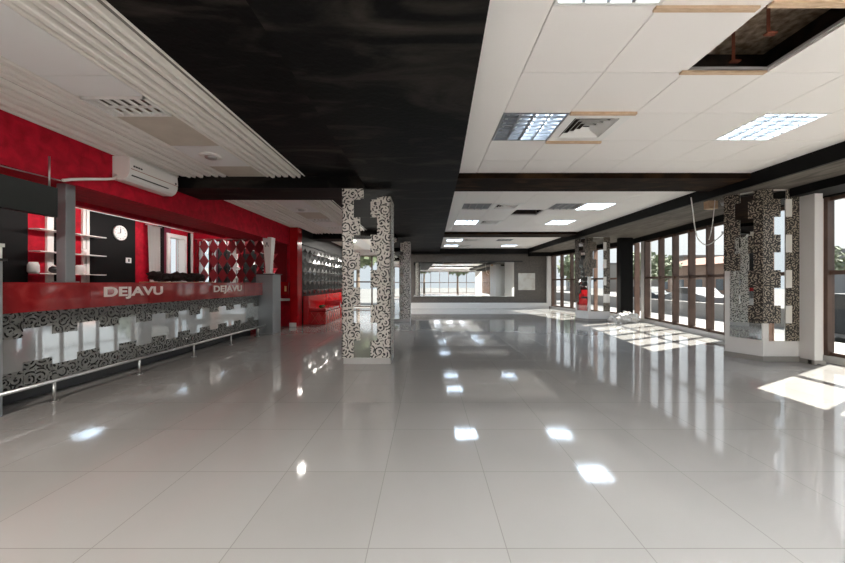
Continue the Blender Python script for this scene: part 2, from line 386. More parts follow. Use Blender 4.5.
for i, ((y0,x0),(y1,x1)) in enumerate(zip(edgeX, edgeX[1:])):
    pass
ceil.box(.0, .697, YR, 15.2, 2.70, 2.74); ceil.box(4.303, 4.565, YR, 15.2, 2.70, 2.74)
struct('ceiling', ceil, m_ctile); struct('ceiling_grid', tee, m_tee)
# black central beam soffit and the black strip to its left
mb = MB(); pts = [(x,y,2.55) for y,x in edgeX]; mb.prism([(-.896,YR,2.55)]+pts+[(-.896,YB,2.55)], (0,0,.2)); struct('ceiling_beam_centre', mb, m_black)
struct('ceiling_strip_black', box(-1.71,-.896,YR,YB,2.655,2.74), m_black)
nb = 0
for (a, b) in ((-.7,0.0),(4.79,5.49),(10.3,11.0)):
    struct('ceiling_crossbeam_right', box(.2,4.56,a,b,2.628,2.76), m_beamwood)
    struct('ceiling_crossbeam_left', box(-3.65 if b<9 else -3.45,-.9,a,b,2.49,2.74), m_black)
struct('ceiling_crossbeam_back', box(-3.45,4.56,15.2,YB,2.46,2.8), m_blackdeep)

# ------------------------------------------------------------------ left slat ceiling (ribbed) with channel
def ribs(mb, xa, xb, ya, yb, z=2.63):
    prof = []; x = xa; random.seed(int(xa*100)+5)
    while x < xb-.03:
        w = random.choice((.045,.06,.075)); g = random.choice((.026,.034,.044)); e = min(x+w, xb)
        d = random.choice((0,.010,.020))
        prof += [(x, z+.05), (x+.006, z+d+.008), (x+.014, z+d), (e-.014, z+d), (e-.006, z+d+.008), (e, z+.05)]
        x = e+g
    prof += [(xb, z+.05), (xb, z+.075), (xa, z+.075)]
    out = [prof[0]]
    for p in prof[1:]:
        if abs(p[0]-out[-1][0])+abs(p[1]-out[-1][1]) > 1e-5: out.append(p)
    mb.prism([(p[0],ya,p[1]) for p in out], (0,yb-ya,0))
for (a, b, xl) in ((YR,-.7,-3.65),(0,4.79,-3.65),(5.49,10.3,-3.65),(11.0,15.2,-3.45)):
    mb = MB(); ribs(mb, -3.65 if xl<-3.5 else -3.45, -2.80, a, b); ribs(mb, -2.27, -1.71, a, b); struct('ceiling_slats', mb, m_slat); mb = MB(); mb.box(xl,-2.80,a,b,2.672,2.676).box(-2.27,-1.71,a,b,2.672,2.676); struct('ceiling_slat_gap_shade', mb, m_slatshade)  # dark sheet above the slats paints shade into their gaps
mb = MB()
for (a,b) in ((YR,-.7),(0,2.45),(2.455,2.72),(3.72,4.36),(5.49,6.5),(6.505,7.2),(8.3,9.1),(9.5,10.3),(11,15.2)): mb.box(-2.80,-2.27,a,b,2.645,2.665)
struct('ceiling_channel', mb, m_channel)
mb = MB()
for (a,b) in ((3.045,3.715),(4.365,4.79),(7.205,7.93)): mb.box(-2.80,-2.27,a,b,2.650,2.668)
struct('ceiling_channel_beige', mb, m_beige)

# ------------------------------------------------------------------ ceiling fixtures
def lamp_fixture(name, x, y, lit, label, group, half=False, off=False):
    t = thing(name, label, 'ceiling light', (x+.3,y+.3,2.70), group)
    h = MB(); z = 2.70
    h.box(x+.004,x+.596,y+.004,y+.022,z-.003,z+.13).box(x+.004,x+.596,y+.578,y+.596,z-.003,z+.13).box(x+.004,x+.022,y+.022,y+.578,z-.003,z+.13).box(x+.578,x+.596,y+.022,y+.578,z-.003,z+.13).box(x+.022,x+.578,y+.022,y+.578,z+.115,z+.13)
    link('housing', h, m_whiteplastic if not half else m_alu, t)
    for k in range(4):
        on_ = lit and (not half or k >= 2)
        xx = x+.095+.137*k
        tb = MB().cyl((xx,y+.04,z+.09),(xx,y+.56,z+.09),.013,seg=10); link('tube', tb, m_tube if on_ else m_tuber, t)
    l = MB()
    for k in range(3): l.box(x+.155+.137*k,x+.173+.137*k,y+.022,y+.578,z+.0,z+.03)
    for k in range(6): l.box(x+.022,x+.578,y+.095+.081*k,y+.105+.081*k,z+.001,z+.022)
    link('louvre', l, m_alu, t)
    if lit:
        ld = bpy.data.lights.new('lamp_light','AREA'); ld.shape = 'RECTANGLE'; ld.size = .26 if half else .53; ld.size_y = .53
        ld.energy = FILL_REAR if y < 0 else FILL_OVER if y < 1 else LAMP_FAR if y > 5 else LAMP_W*(.6 if half else 1); ld.color = (.66,.82,1) if y > 1 else (.95,.97,1)
        lo = bpy.data.objects.new('lamp_light', ld); C.objects.link(lo); lo.parent = t; lo.location = (.14 if half else 0, 0, .07)
    return t
def vent(x, y, label, timber=False):
    t = thing('air_diffuser', label, 'air vent', (x+.3,y+.3,2.70), 'square air diffusers in the white ceiling')
    mb = MB(); z = 2.70
    def ring(o, w, z0, z1, dz):
        a = x+.3-o; b = x+.3+o; c = y+.3-o; d = y+.3+o
        for k in range(4):
            q = [(a,c),(b,c),(b,d),(a,d)][k]; r = [(a,c),(b,c),(b,d),(a,d)][(k+1)%4]
            cx, cy = x+.3, y+.3; s_ = (o-w)/o
            qi = (cx+(q[0]-cx)*s_, cy+(q[1]-cy)*s_); ri = (cx+(r[0]-cx)*s_, cy+(r[1]-cy)*s_)
            mb.hexa([(*q,z0),(*r,z0),(*ri,z0+dz),(*qi,z0+dz),(*q,z1),(*r,z1),(*ri,z1+dz),(*qi,z1+dz)])
    ring(.297,.085,z-.006,z+.004,0); link('frame', mb, m_whiteplastic, t); mb = MB()
    for o in (.20,.155,.11,.065): ring(o,.03,z-.008,z-.003,.03)
    link('vane', mb, m_whiteplastic, t)
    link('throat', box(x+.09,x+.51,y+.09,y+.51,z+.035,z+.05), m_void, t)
    if timber:
        pass
    return t
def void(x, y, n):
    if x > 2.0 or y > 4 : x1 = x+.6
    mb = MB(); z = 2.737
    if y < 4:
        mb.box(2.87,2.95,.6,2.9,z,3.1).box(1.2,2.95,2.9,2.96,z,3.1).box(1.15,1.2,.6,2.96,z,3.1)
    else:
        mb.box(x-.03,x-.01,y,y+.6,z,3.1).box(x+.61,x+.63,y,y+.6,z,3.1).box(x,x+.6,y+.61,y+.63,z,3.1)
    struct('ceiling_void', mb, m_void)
def wood(x0,x1,y0,y1,z0,z1,label):
    return tag(link('timber_batten', box(x0,x1,y0,y1,z0,z1), m_timber), label, 'batten', 'raw timber battens on the white ceiling')
row_name = {0:'behind the viewer', 1:'in the nearest ceiling bay', 2:'in the second ceiling bay', 3:'in the farthest ceiling bay'}
for (t, x, a, b, si, ix, k) in cells:
    if t.startswith('lamp'):
        lab = {(1,0,2):'louvred light panel cut by the top edge of the photo, left of the missing board',
               (1,0,5):'louvred light panel lit blue on one half, beside the square diffuser and black beam',
               (1,4,5):'fully lit blue-white louvred panel right of the nearest diffuser',
               (2,0,2):'unlit grey louvred panel left of the diffuser in the second ceiling bay',
               (2,3,2):'unlit grey louvred panel touching a lit one in the second ceiling bay',
               (2,4,2):'lit louvred panel right of the grey unlit one in the second ceiling bay',
               (2,0,5):'small bright louvred panel left of the farther diffuser in the second ceiling bay',
               (2,4,5):'bright louvred panel alone at the right back of the second ceiling bay',
               (3,0,1):'lit panel by the black beam at the front of the farthest ceiling bay',
               (3,3,1):'unlit panel in the middle of the farthest ceiling bay',
               (3,0,4):'lit panel by the black beam at the back of the farthest ceiling bay',
               (3,4,4):'lit panel at the right back of the farthest ceiling bay'}.get((si,ix,k),
               ('added louvred light panel right above the viewer' if si==1 else 'added louvred light panel over the floor behind the viewer, %s row' % ('first' if k<4 else 'second')) + (' by the beam' if ix==0 else ' by the windows' if ix==4 else ' in the middle'))
        lamp_fixture('ceiling_light', x, a, t!='lamp_off', lab, 'square louvred lights in the white ceiling', half=(t=='lamp_half'))
    elif t == 'vent':
        vent(x, a, {(1,1,5):'large white square diffuser with stepped vanes in the nearest ceiling bay',
                    (2,1,2):'nearer white square diffuser in the second ceiling bay',(2,1,5):'farther white square diffuser in the second ceiling bay',
                    (3,1,1):'white square diffuser at the front of the farthest ceiling bay',(3,1,4):'white square diffuser at the back of the farthest ceiling bay'}[(si,ix,k)])
    elif t == 'hole': void(x, a, 0)
wood(1.86,2.48,2.475,2.51,2.685,2.698,'pale batten along the far edge of the missing ceiling board')
wood(1.28,1.86,1.895,1.93,2.685,2.698,'pale batten on the board left of the missing ceiling board')
wood(1.90,2.60,1.86,1.90,2.685,2.698,'pale batten along the near edge of the missing ceiling board')
wood(1.30,1.90,3.07,3.10,2.675,2.698,'thin pale batten in front of the nearest square diffuser')
wood(1.30,1.90,3.70,3.73,2.675,2.698,'thin pale batten behind the nearest square diffuser')
for (hx, hy, l) in ((2.37,2.63,'rusty ceiling hanger in the missing board, left one'),(2.35,2.34,'rusty ceiling hanger in the missing board, right one')):
    mb = MB(); mb.box(hx-.012,hx+.012,hy-.002,hy+.002,2.86,3.1).box(hx-.035,hx+.035,hy-.03,hy+.002,2.85,2.862)
    tag(link('ceiling_hanger', mb, M('rusty_hanger',(.22,.06,.03),.6)), l, 'hanger', 'rusty hangers above the missing board')

def grille(y0, y1, label, bw=5):
    t = thing('louvre_grille', label, 'ceiling grille', (-2.53,(y0+y1)/2,2.64), 'louvre grilles in the ribbed ceiling')
    mb = MB(); mb.box(-2.795,-2.275,y0,y0+.012,2.632,2.67).box(-2.795,-2.275,y1-.012,y1,2.632,2.67).box(-2.795,-2.775,y0,y1,2.632,2.70).box(-2.295,-2.275,y0,y1,2.632,2.70)
    link('frame', mb, m_whiteplastic, t); mb = MB(); mb.box(-2.775,-2.295,(y0+y1)/2-.010,(y0+y1)/2+.010,2.636,2.650)
    for k in range(1, bw+1):
        xx = -2.785+.5*k/(bw+1); mb.prism([(xx-.010,y0+.012,2.636),(xx+.010,y0+.012,2.636),(xx+.014,y0+.012,2.652),(xx-.006,y0+.012,2.652)], (0,y1-y0-.024,0))
    link('louvre', mb, m_whiteplastic, t); link('housing', box(-2.78,-2.29,y0+.01,y1-.01,2.705,2.712), m_grillebox, t); return t
grille(2.735,3.03,'white louvre grille in the ribbed ceiling channel near the air conditioner')
grille(7.95,8.28,'white louvre grille in the far ribbed ceiling past the black crossbeam')
grille(9.12,9.48,'farthest white louvre grille in the ribbed ceiling channel')
def downlight(y, label):
    t = thing('round_downlight', label, 'downlight', (-2.53,y,2.645), 'round downlights in the ribbed ceiling')
    link('rim', MB().lathe((-2.53,y,2.645),[(.11,0),(.12,-.008),(.115,-.02),(.085,-.026),(.08,-.02)]), m_whiteplastic, t)
    link('bulb', MB().lathe((-2.53,y,2.625),[(.065,0),(.06,-.018),(.03,-.03),(.005,-.033)]), m_steel, t)
    ld = bpy.data.lights.new('lamp_light','AREA'); ld.shape = 'DISK'; ld.size = .13; ld.energy = 24 if y > 11 else 2 if y > .95 else 34; ld.color = (1,.95,.88)  # unlit downlights emit here to lift the left side; unseen ones are added
    lo = bpy.data.objects.new('lamp_light', ld); C.objects.link(lo); lo.parent = t; lo.location = (0, 0, -.055)
downlight(3.98,'round white downlight in the ribbed ceiling nearest the air conditioner')
downlight(.3,'added round downlight in the ribbed ceiling above the left photo edge'); downlight(-2.0,'added round downlight in the ribbed ceiling behind the viewer')  # both out of view, added to light the bar side
for yy, ll in ((11.7,'first'),(13.0,'second'),(14.3,'last')): downlight(yy, ll+' added round downlight in the far ribbed ceiling hidden behind the nearest column')  # added out of sight to brighten the far left of the hall
downlight(6.85,'round white downlight in the ribbed ceiling beyond the black crossbeam')

# ------------------------------------------------------------------ bar counter
by0, by1 = 2.95, 7.66
t = thing('bar_counter', 'long bar counter with red DEJAVU fascia above mirror and scroll print', 'bar counter', (-4.0,5.3,0))
link('carcass', box(-4.45,-3.98,by0,by1,0,.86), m_kick, t)
link('plinth_shelf', box(-3.98,-3.815,by0,by1,.15,.17), m_kick, t)
link('front_board', box(-3.98,-3.815,by0,by1,.17,.86), m_kick, t)
link('mirror_panel', box(-3.815,-3.805,by0,by1,.175,.86), m_mirror_white, t)
up = MB(); lo = MB(); k = 0; y = by0
while y < by1-.02:
    e = min(y+.25, by1); tabu = (k%2==0)
    up.box(-3.805,-3.797,y,e-.004,.635 if tabu else .72,.875); lo.box(-3.805,-3.797,y,e-.004,.175,.325 if tabu else .40)
    y = e; k += 1
link('upper_print_panel', up, m_dambar, t); link('lower_print_panel', lo, m_dambar, t)
mb = box(-3.98,-3.715,by0,by1,.878,1.14); fa = link('fascia', mb, m_redband, t)
fg = MB()
for k in range(6): fg.box(-3.715,-3.703,by0+.79*k,min(by0+.79*k+.786,by1+.0),.880,1.150)
link('fascia_glass', fg, m_redband, t)
link('countertop', box(-4.5,-3.715,by0,by1,1.14,1.156), m_redgloss, t)
link('back_upright', box(-4.5,-4.45,by0,by1,0,1.14), m_kick, t)
RT = Matrix(((0,0,1),(1,0,0),(0,1,0)))
text_mesh('DEJAVU', .87, .150, m_letters, 'lettering', t, (-3.703,3.895,.955), RT, .003, .035)
text_mesh('DEJAVU', .90, .150, m_letters, 'lettering', t, (-3.703,5.90,.955), RT, .003, .035)
# foot rail
t = thing('foot_rail', 'steel tube foot rail along the front of the bar', 'foot rail', (-3.62,5.3,0))
link('rail', MB().cyl((-3.62,2.80,.2),(-3.62,7.63,.2),.017), m_steel, t)
for yy in (3.30,4.28,5.28,6.28,7.28):
    p = link('post', MB().cyl((-3.62,yy,.003),(-3.62,yy,.19),.014), m_steel, t); link('flange', MB().cyl((-3.62,yy,0),(-3.62,yy,.012),.035), m_steel, p)
# grey pedestals at the ends of the bar
t = thing('grey_pedestal', 'grey steel pedestal with black cap at the far end of the bar', 'pedestal', (-3.66,7.88,0), 'grey pedestals at the bar ends')
link('body', box(-3.86,-3.48,7.67,8.09,0,1.34).bevel(.004,1), m_greymetal, t); link('cap', box(-3.89,-3.45,7.655,8.12,1.34,1.36), m_darkline, t)
t = thing('grey_pedestal', 'grey steel pedestal at the left edge of the photo, near end of the bar', 'pedestal', (-3.85,2.75,0), 'grey pedestals at the bar ends')
link('body', box(-4.05,-3.66,2.52,2.935,0,1.34).bevel(.004,1), m_greymetal, t); link('cap', box(-4.08,-3.63,2.5,2.945,1.34,1.36), m_darkline, t)
t = thing('card_box', 'small white card box on the pedestal at the left photo edge', 'box', (-3.8,2.8,1.36))
link('box_body', box(-3.95,-3.66,2.62,2.93,1.36,1.46), m_whiteplastic, t); link('box_lid', box(-3.96,-3.65,2.61,2.94,1.46,1.49), m_plastic_bag, t)
# tapered white column on far pedestal
t = thing('tapered_lamp', 'tapered white column standing on the far grey pedestal', 'lamp', (-3.66,7.88,1.36))
mb = MB(); 
for (z0,z1,w0,w1) in ((1.36,1.38,.09,.09),):
    mb.box(-3.66-w0,-3.66+w0,7.88-w0,7.88+w0,z0,z1)
link('foot', mb, m_whiteplastic, t)
mb = MB(); a, b = .055, .105
mb.hexa([(-3.66-a,7.88-a,1.38),(-3.66+a,7.88-a,1.38),(-3.66+a,7.88+a,1.38),(-3.66-a,7.88+a,1.38),(-3.66-b,7.88-b,2.2),(-3.66+b,7.88-b,2.2),(-3.66+b,7.88+b,2.2),(-3.66-b,7.88+b,2.2)])
link('shaft', mb.bevel(.01,2), m_whiteplastic, t)
mb = MB(); mb.prism([(-3.70,7.772,1.98),(-3.685,7.772,1.98),(-3.66,7.772,2.07),(-3.665,7.772,2.09)],(0,.03,0)).prism([(-3.62,7.772,1.98),(-3.635,7.772,1.98),(-3.665,7.772,2.07),(-3.655,7.772,2.09)],(0,.03,0)); link('emblem', mb, m_darkline, t)
# grey post on the counter
t = thing('steel_post', 'grey square post rising from the counter to the red bulkhead', 'post', (-3.8,3.58,1.156))
link('shaft', box(-3.85,-3.75,3.53,3.63,1.166,2.185).bevel(.006,2), m_greymetal, t); link('base_plate', box(-3.87,-3.73,3.51,3.65,1.156,1.166), m_greymetal, t)
# hanging dark fascia board
t = thing('hanging_board', 'dark grey long board hung under the red bulkhead at left', 'board', (-3.62,1.8,1.79))
link('board', box(-3.64,-3.58,.4,3.30,1.787,2.07).bevel(.004,1), m_greydark, t)
for yy in (3.25,1.6): link('hanger_rod', MB().cyl((-3.61,yy,2.07),(-3.61,yy,2.36),.008,seg=8), m_steel, t)
# air conditioner
t = thing('air_conditioner', 'white split air conditioner high on the red bulkhead', 'air conditioner', (-3.55,4.32,2.35))
prof = [(-3.65,2.35),(-3.65,2.625),(-3.47,2.625),(-3.445,2.61),(-3.44,2.50),(-3.445,2.43),(-3.475,2.375),(-3.52,2.345)]
link('casing', MB().prism([(x,3.94,z) for x,z in prof],(0,.76,0)).bevel(.006,2), m_whiteplastic, t)
link('seam', box(-3.445,-3.4365,3.955,4.69,2.478,2.483), M('copper_seam',(.35,.12,.05),.4), t)
mb = MB(); mb.prism([(-3.452,3.97,2.405),(-3.446,3.97,2.415),(-3.440,3.97,2.411),(-3.446,3.97,2.400)],(0,.56,0)); link('air_outlet', mb, m_darkline, t)
mb = MB()
for k in range(4): mb.box(-3.44,-3.436,3.985+.033*k,4.008+.033*k,2.51,2.528)
link('badge', mb, m_darkline, t)
link('indicator', MB().lathe((-3.441,4.655,2.505),[(.014,0),(.014,.004)],axis='X'), m_darkline, t)
t2 = thing('drain_pipe', 'white insulated pipe running from the air conditioner to the post', 'pipe', (-3.6,3.6,2.2))
pts = [(-3.6,3.937,2.40),(-3.59,3.90,2.345),(-3.60,3.80,2.31),(-3.61,3.60,2.25),(-3.615,3.45,2.20),(-3.62,3.38,2.17)]
link('pipe', MB().tube(pts,.015), m_whiteplastic, t2)
link('thin_pipe', MB().tube([(-3.63,3.38,2.165),(-3.63,3.0,2.15),(-3.63,2.6,2.14)],.006), m_steel, t2)

# ------------------------------------------------------------------ behind the bar
def Yl(px): return 2142/(427-px)
def wpanel(a, b, z0, z1, mat, label, cat='wall panel', name='wall_panel', d=.03):
    return tag(link(name, box(-6.3,-6.3+d,a,b,z0,z1), mat), label, cat, 'boards on the wall behind the bar' if name=='wall_panel' else None)
wpanel(3.4,Yl(26),.9,2.49,m_blackdeep,'black board behind the bar at the left photo edge')
wpanel(Yl(88),Yl(134),.9,2.49,m_blackdeep,'wide black board behind the bar carrying the round clock')
wpanel(Yl(158),Yl(163),.9,2.49,m_blackdeep,'narrow black board between the white curtain and maroon board')
wpanel(Yl(163),Yl(169.5),.9,2.49,m_maroon,'narrow maroon board left of the small bar window')
wpanel(Yl(187.7),Yl(189.5),.9,2.47,m_blackdeep,'thin black strip right of the small bar window')
wpanel(Yl(189.6),9.09,.9,2.47,m_whiteplastic,'thin white upright strip in the corner behind the bar','trim strip','corner_strip',.05)
t = thing('bar_shelf_unit', 'wall shelf unit with four white uprights and three pale shelves', 'shelf', (-6.2,5.8,1.2))
for a, b in ((45,51.5),(58,61.5),(81,83.5),(84.5,87.5)): link('upright', box(-6.3,-6.26,Yl(a),Yl(b),1.0,2.49), m_whiteplastic, t)
link('back_strip', box(-6.3,-6.27,Yl(52),Yl(57.5),1.0,2.49), m_blackdeep, t)
for z in (2.01,1.66,1.305): link('shelf_board', box(-6.26,-6.08,Yl(26),Yl(95),z-.012,z+.003), m_whiteplastic, t)
def pot(y, z, r, h, mat, name, label, cat, g=None):
    return tag(link(name, MB().lathe((-6.17,y,z),[(r*.75,0),(r,.02),(r*.95,h*.7),(r*.7,h),(r*.6,h-.01)]), mat), label, cat, g)
pot(5.33,1.309,.07,.17,m_plastic_bag,'white_jar','white jar at the left end of the lowest bar shelf','jar','white jars on the lowest bar shelf')
pot(6.04,1.309,.065,.16,m_plastic_bag,'white_jar','white jar right of the grey post on the lowest bar shelf','jar','white jars on the lowest bar shelf')
t = thing('dark_teapot','small dark round pot between the shelf uprights','pot',(-6.17,5.62,1.313))
link('body', MB().lump((-6.17,5.62,1.37),.06,.03,3,(1,1,.95)), m_darkline, t); link('lid', MB().lathe((-6.17,5.62,1.42),[(.03,0),(.03,.012),(.008,.03)]), m_whiteplastic, t)
tag(link('paper_cup', MB().lathe((-6.17,6.12,1.664),[(.03,0),(.04,.1),(.038,.1)]), m_whiteplastic), 'small white cup on the middle bar shelf', 'cup')
# clock, switch
t = thing('wall_clock','round white wall clock on the black board behind the bar','clock',(-6.25,6.93,2.17))
link('rim', MB().lathe((-6.27,6.93,2.17),[(.15,0),(.15,.03),(.138,.035),(.135,.02)],32,'X'), m_whiteplastic, t)
link('dial', MB().lathe((-6.262,6.93,2.17),[(.136,0),(.136,.014)],32,'X'), m_clockface, t)
mb = MB(); mb.box(-6.245,-6.24,6.925,6.935,2.17,2.26).prism([(-6.245,6.93,2.165),(-6.245,6.93,2.175),(-6.245,6.86,2.16),(-6.245,6.86,2.152)],(.005,0,0)); link('hand', mb, m_darkline, t)
mb = MB()
for k in range(12):
    a = k*PI/6; mb.cyl((-6.248,6.93+.115*math.sin(a),2.17+.115*math.cos(a)),(-6.244,6.93+.115*math.sin(a),2.17+.115*math.cos(a)),.007,seg=6)
link('hour_mark', mb, m_darkline, t)
t = thing('light_switch','white double switch on the black board behind the bar','switch',(-6.26,7.14,1.63))
link('plate', box(-6.27,-6.258,7.07,7.20,1.57,1.68).bevel(.003,1), m_whiteplastic, t); link('rocker', box(-6.258,-6.252,7.12,7.15,1.595,1.655), m_darkline, t)
ld = bpy.data.lights.new('bar_fill_light','AREA'); ld.shape = 'RECTANGLE'; ld.size = .06; ld.size_y = 4.6; ld.energy = 26; ld.color = (1,.96,.92)  # unseen fill light, added to brighten the wall behind the bar
lo = bpy.data.objects.new('bar_fill_light', ld); C.objects.link(lo); lo.location = (-5.2, 6.4, 2.34); lo.rotation_euler = (0, math.radians(68), 0)
t = thing('added_fill_strip','added fill light housing under the red soffit behind the bar','fill light',(-5.19,6.4,2.32))
link('profile', box(-5.20,-5.17,4.1,8.7,2.30,2.37), m_red, t)
# curtain
mb = MB(); N_ = 26; top = []; 
ya_, yb_ = Yl(144), Yl(156.5)
vs = []
for j in range(2):
    for k in range(N_+1):
        f = k/N_; y = ya_+(yb_-ya_)*f; x = -6.22+.025*math.sin(f*22)
        vs.append((x, y+(0 if j else .06*(1-f)), 2.44 if j else 1.0))
bv = [mb.bm.verts.new(v) for v in vs]
for k in range(N_): fc = mb.bm.faces.new([bv[k],bv[k+1],bv[N_+1+k+1],bv[N_+1+k]]); fc.smooth = True
bmesh.ops.solidify(mb.bm, geom=mb.bm.faces[:], thickness=.01)
t = thing('white_curtain','white curtain hanging behind the bar right of the clock board','curtain',(-6.22,(ya_+yb_)/2,1.0))
link('cloth', mb, m_plastic_bag, t); link('curtain_rail', MB().cyl((-6.22,ya_-.05,2.45),(-6.22,yb_+.05,2.45),.012,seg=8), m_steel, t)
# small window in the bar wall
r = sroot('window_bar', (-6.4,8.5,1.2)); mb = MB(); a, b = 8.22, 8.80
mb.box(-6.45,-6.24,a-.04,a+.05,1.12,2.36).box(-6.45,-6.24,b-.05,b+.04,1.12,2.36).box(-6.45,-6.24,a+.05,b-.05,2.27,2.36).box(-6.45,-6.24,a+.05,b-.05,1.12,1.22); link('window_frame', mb, m_whiteplastic, r)
link('pane', box(-6.40,-6.392,a+.05,b-.05,1.22,2.27), m_glass, r)
# dark bundle and board on the counter
t = thing('dark_cloth_bundle','dark crumpled bundle lying on the bar counter between the fascia signs','bundle',(-4.2,5.8,1.156))
mb = MB()
for k in range(9): mb.lump((-4.22+random.uniform(-.03,.03),5.28+k*.125,1.225+random.uniform(0,.04)),.11,.25,2,(1,1,.6),flat=1.170)
link('cloth', mb, M('dark_brown_cloth',(.025,.016,.014),.7,bump=(40,.6)), t)
link('loose_end', MB().lump((-4.12,5.22,1.19),.05,.3,2,(1,1.4,.4),flat=1.170), m_darkline, t)
tag(link('wooden_tray', box(-4.36,-4.04,5.15,6.45,1.156,1.170), m_timber), 'pale wooden tray under the dark bundle on the counter', 'tray')
# argyle mirror wall
t = thing('argyle_mirror', 'argyle of diamond mirrors and red lozenges on the end wall behind the bar', 'wall mirror', (-4.9,9.08,1.2))
link('backing', box(-6.20,-3.75,9.075,9.1,.9,2.31), M('red_lozenge_board',(.20,.006,.012),.3), t)
mb = MB(); dark = MB(); hw, hh = .118, .185
for r_ in range(4):
    zc = 2.31-.0-.383*r_ 
    for c in range(11):
        xc = -6.07+.246*c
        if xc+hw > -3.80: continue
        pts = [(xc,-hh),(xc+hw,0),(xc,hh),(xc-hw,0)]
        if r_ == 0: P = [(xc-hw,zc),(xc,zc-hh),(xc+hw,zc)]
        else: P = [(p[0],p[1]+zc) for p in pts]
        tgt = mb
        n = len(P); cx = sum(p[0] for p in P)/n; cz = sum(p[1] for p in P)/n
        a_ = [tgt.bm.verts.new((p[0],9.074,p[1])) for p in P]; tip = tgt.bm.verts.new((cx,9.064,cz))
        for i in range(n): tgt.bm.faces.new([a_[i],a_[(i+1)%n],tip])
        tgt.bm.faces.new(a_)
link('diamond_mirrors', mb, m_mirror, t)
mb = MB()
def lat(x0,z0,x1,z1):
    mb.tube([(x0,9.072,z0),(x1,9.072,z1)],.003,4)
link('lattice_line', MB().box(-6.20,-3.75,9.070,9.075,2.315,2.325), m_steel, t)
# alarm panel & ledge beside the pedestal
t = thing('alarm_panel','red glossy box with pale mark on the end wall beside the pedestal','box',(-3.82,9.03,.82))
link('housing', box(-3.98,-3.66,9.0,9.07,.83,1.18).bevel(.008,2), m_redgloss, t); link('mark', box(-3.77,-3.72,8.995,9.001,.93,1.07), M('yellow_mark',(.75,.50,.22),.4), t)
tag(link('wall_ledge', box(-3.98,-3.64,8.98,9.1,.68,.74), m_whiteplastic), 'small pale ledge under the red box on the end wall', 'ledge')
tag(link('wall_socket', box(-3.62,-3.45,8.93,8.98,.0,.10), m_whiteplastic), 'small white block at the foot of the red corner post', 'block')

# ------------------------------------------------------------------ black diamond panelling, left far wall
t = thing('diamond_panelling','black glossy wall panelling of raised diamonds above the red benches','wall panelling',(-3.43,12,.8))
link('backing', box(-3.448,-3.43,9.35,YB-.2,.80,2.20), m_blackdeep, t)
mb = MB(); w, h = .40, .262
for r_ in range(5):
    for c in range(14):
        yc_ = 9.58+w*c; zc = .95+h*r_
        P = [(yc_-w/2,zc),(yc_,zc-h/2),(yc_+w/2,zc),(yc_,zc+h/2)]
        a_ = [mb.bm.verts.new((-3.43,p[0],p[1])) for p in P]; tip = mb.bm.verts.new((-3.37,yc_,zc))
        for i in range(4): mb.bm.faces.new([a_[i],a_[(i+1)%4],tip])
        mb.bm.faces.new(a_)
link('raised_diamonds', mb, m_dia, t)
link('top_rail', box(-3.448,-3.40,9.35,YB-.2,2.2,2.23), m_blackdeep, t)
# red benches
def bench(y0, y1, label):
    t = thing('red_bench', label, 'bench', (-3.1,(y0+y1)/2,0), 'red quilted benches along the black panelling')
    link('backrest', box(-3.42,-3.26,y0,y1,0,.79).bevel(.015,2), m_redgloss, t)
    link('base', box(-3.26,-2.80,y0+.02,y1-.02,0,.36).bevel(.01,1), m_redgloss, t)
    link('armrest', box(-3.26,-2.78,y1-.12,y1,0.36,.60).bevel(.015,2), m_redgloss, t)
    link('cushion', box(-3.25,-2.80,y0+.03,y1-.13,.37,.45).bevel(.02,2), m_dia if y0>10.5 else m_redgloss, t)
    q = MB()
    for k in range(int((y1-y0)/.25)):
        yy = y0+.06+.25*k; q.tube([(-2.797,yy,.03),(-2.797,yy+.22,.33)],.004,5); q.tube([(-2.797,yy+.22,.03),(-2.797,yy,.33)],.004,5)
    for k in range(2):
        xx = -3.2+.2*k; q.tube([(xx,y0+.017,.03),(xx+.2,y0+.017,.33)],.004,5); q.tube([(xx+.2,y0+.017,.03),(xx,y0+.017,.33)],.004,5)
    link('quilting', q, M('quilt_seam',(.55,.14,.08),.4), t)
bench(9.38,11.0,'red quilted bench nearest the bar end wall, green bottle on its seat')
bench(11.1,12.7,'second red bench with black cushion, half behind the scroll column')
bench(12.8,14.4,'farthest red bench behind the near scroll column')
t = thing('green_bottle','green bottle lying on the nearest red bench','bottle',(-3.0,9.8,.45))
link('body', MB().cyl((-3.02,9.6,.487),(-2.98,9.82,.487),.036), m_bottle, t); link('neck', MB().cyl((-2.98,9.82,.487),(-2.965,9.92,.487),.016,.012), m_bottle, t)

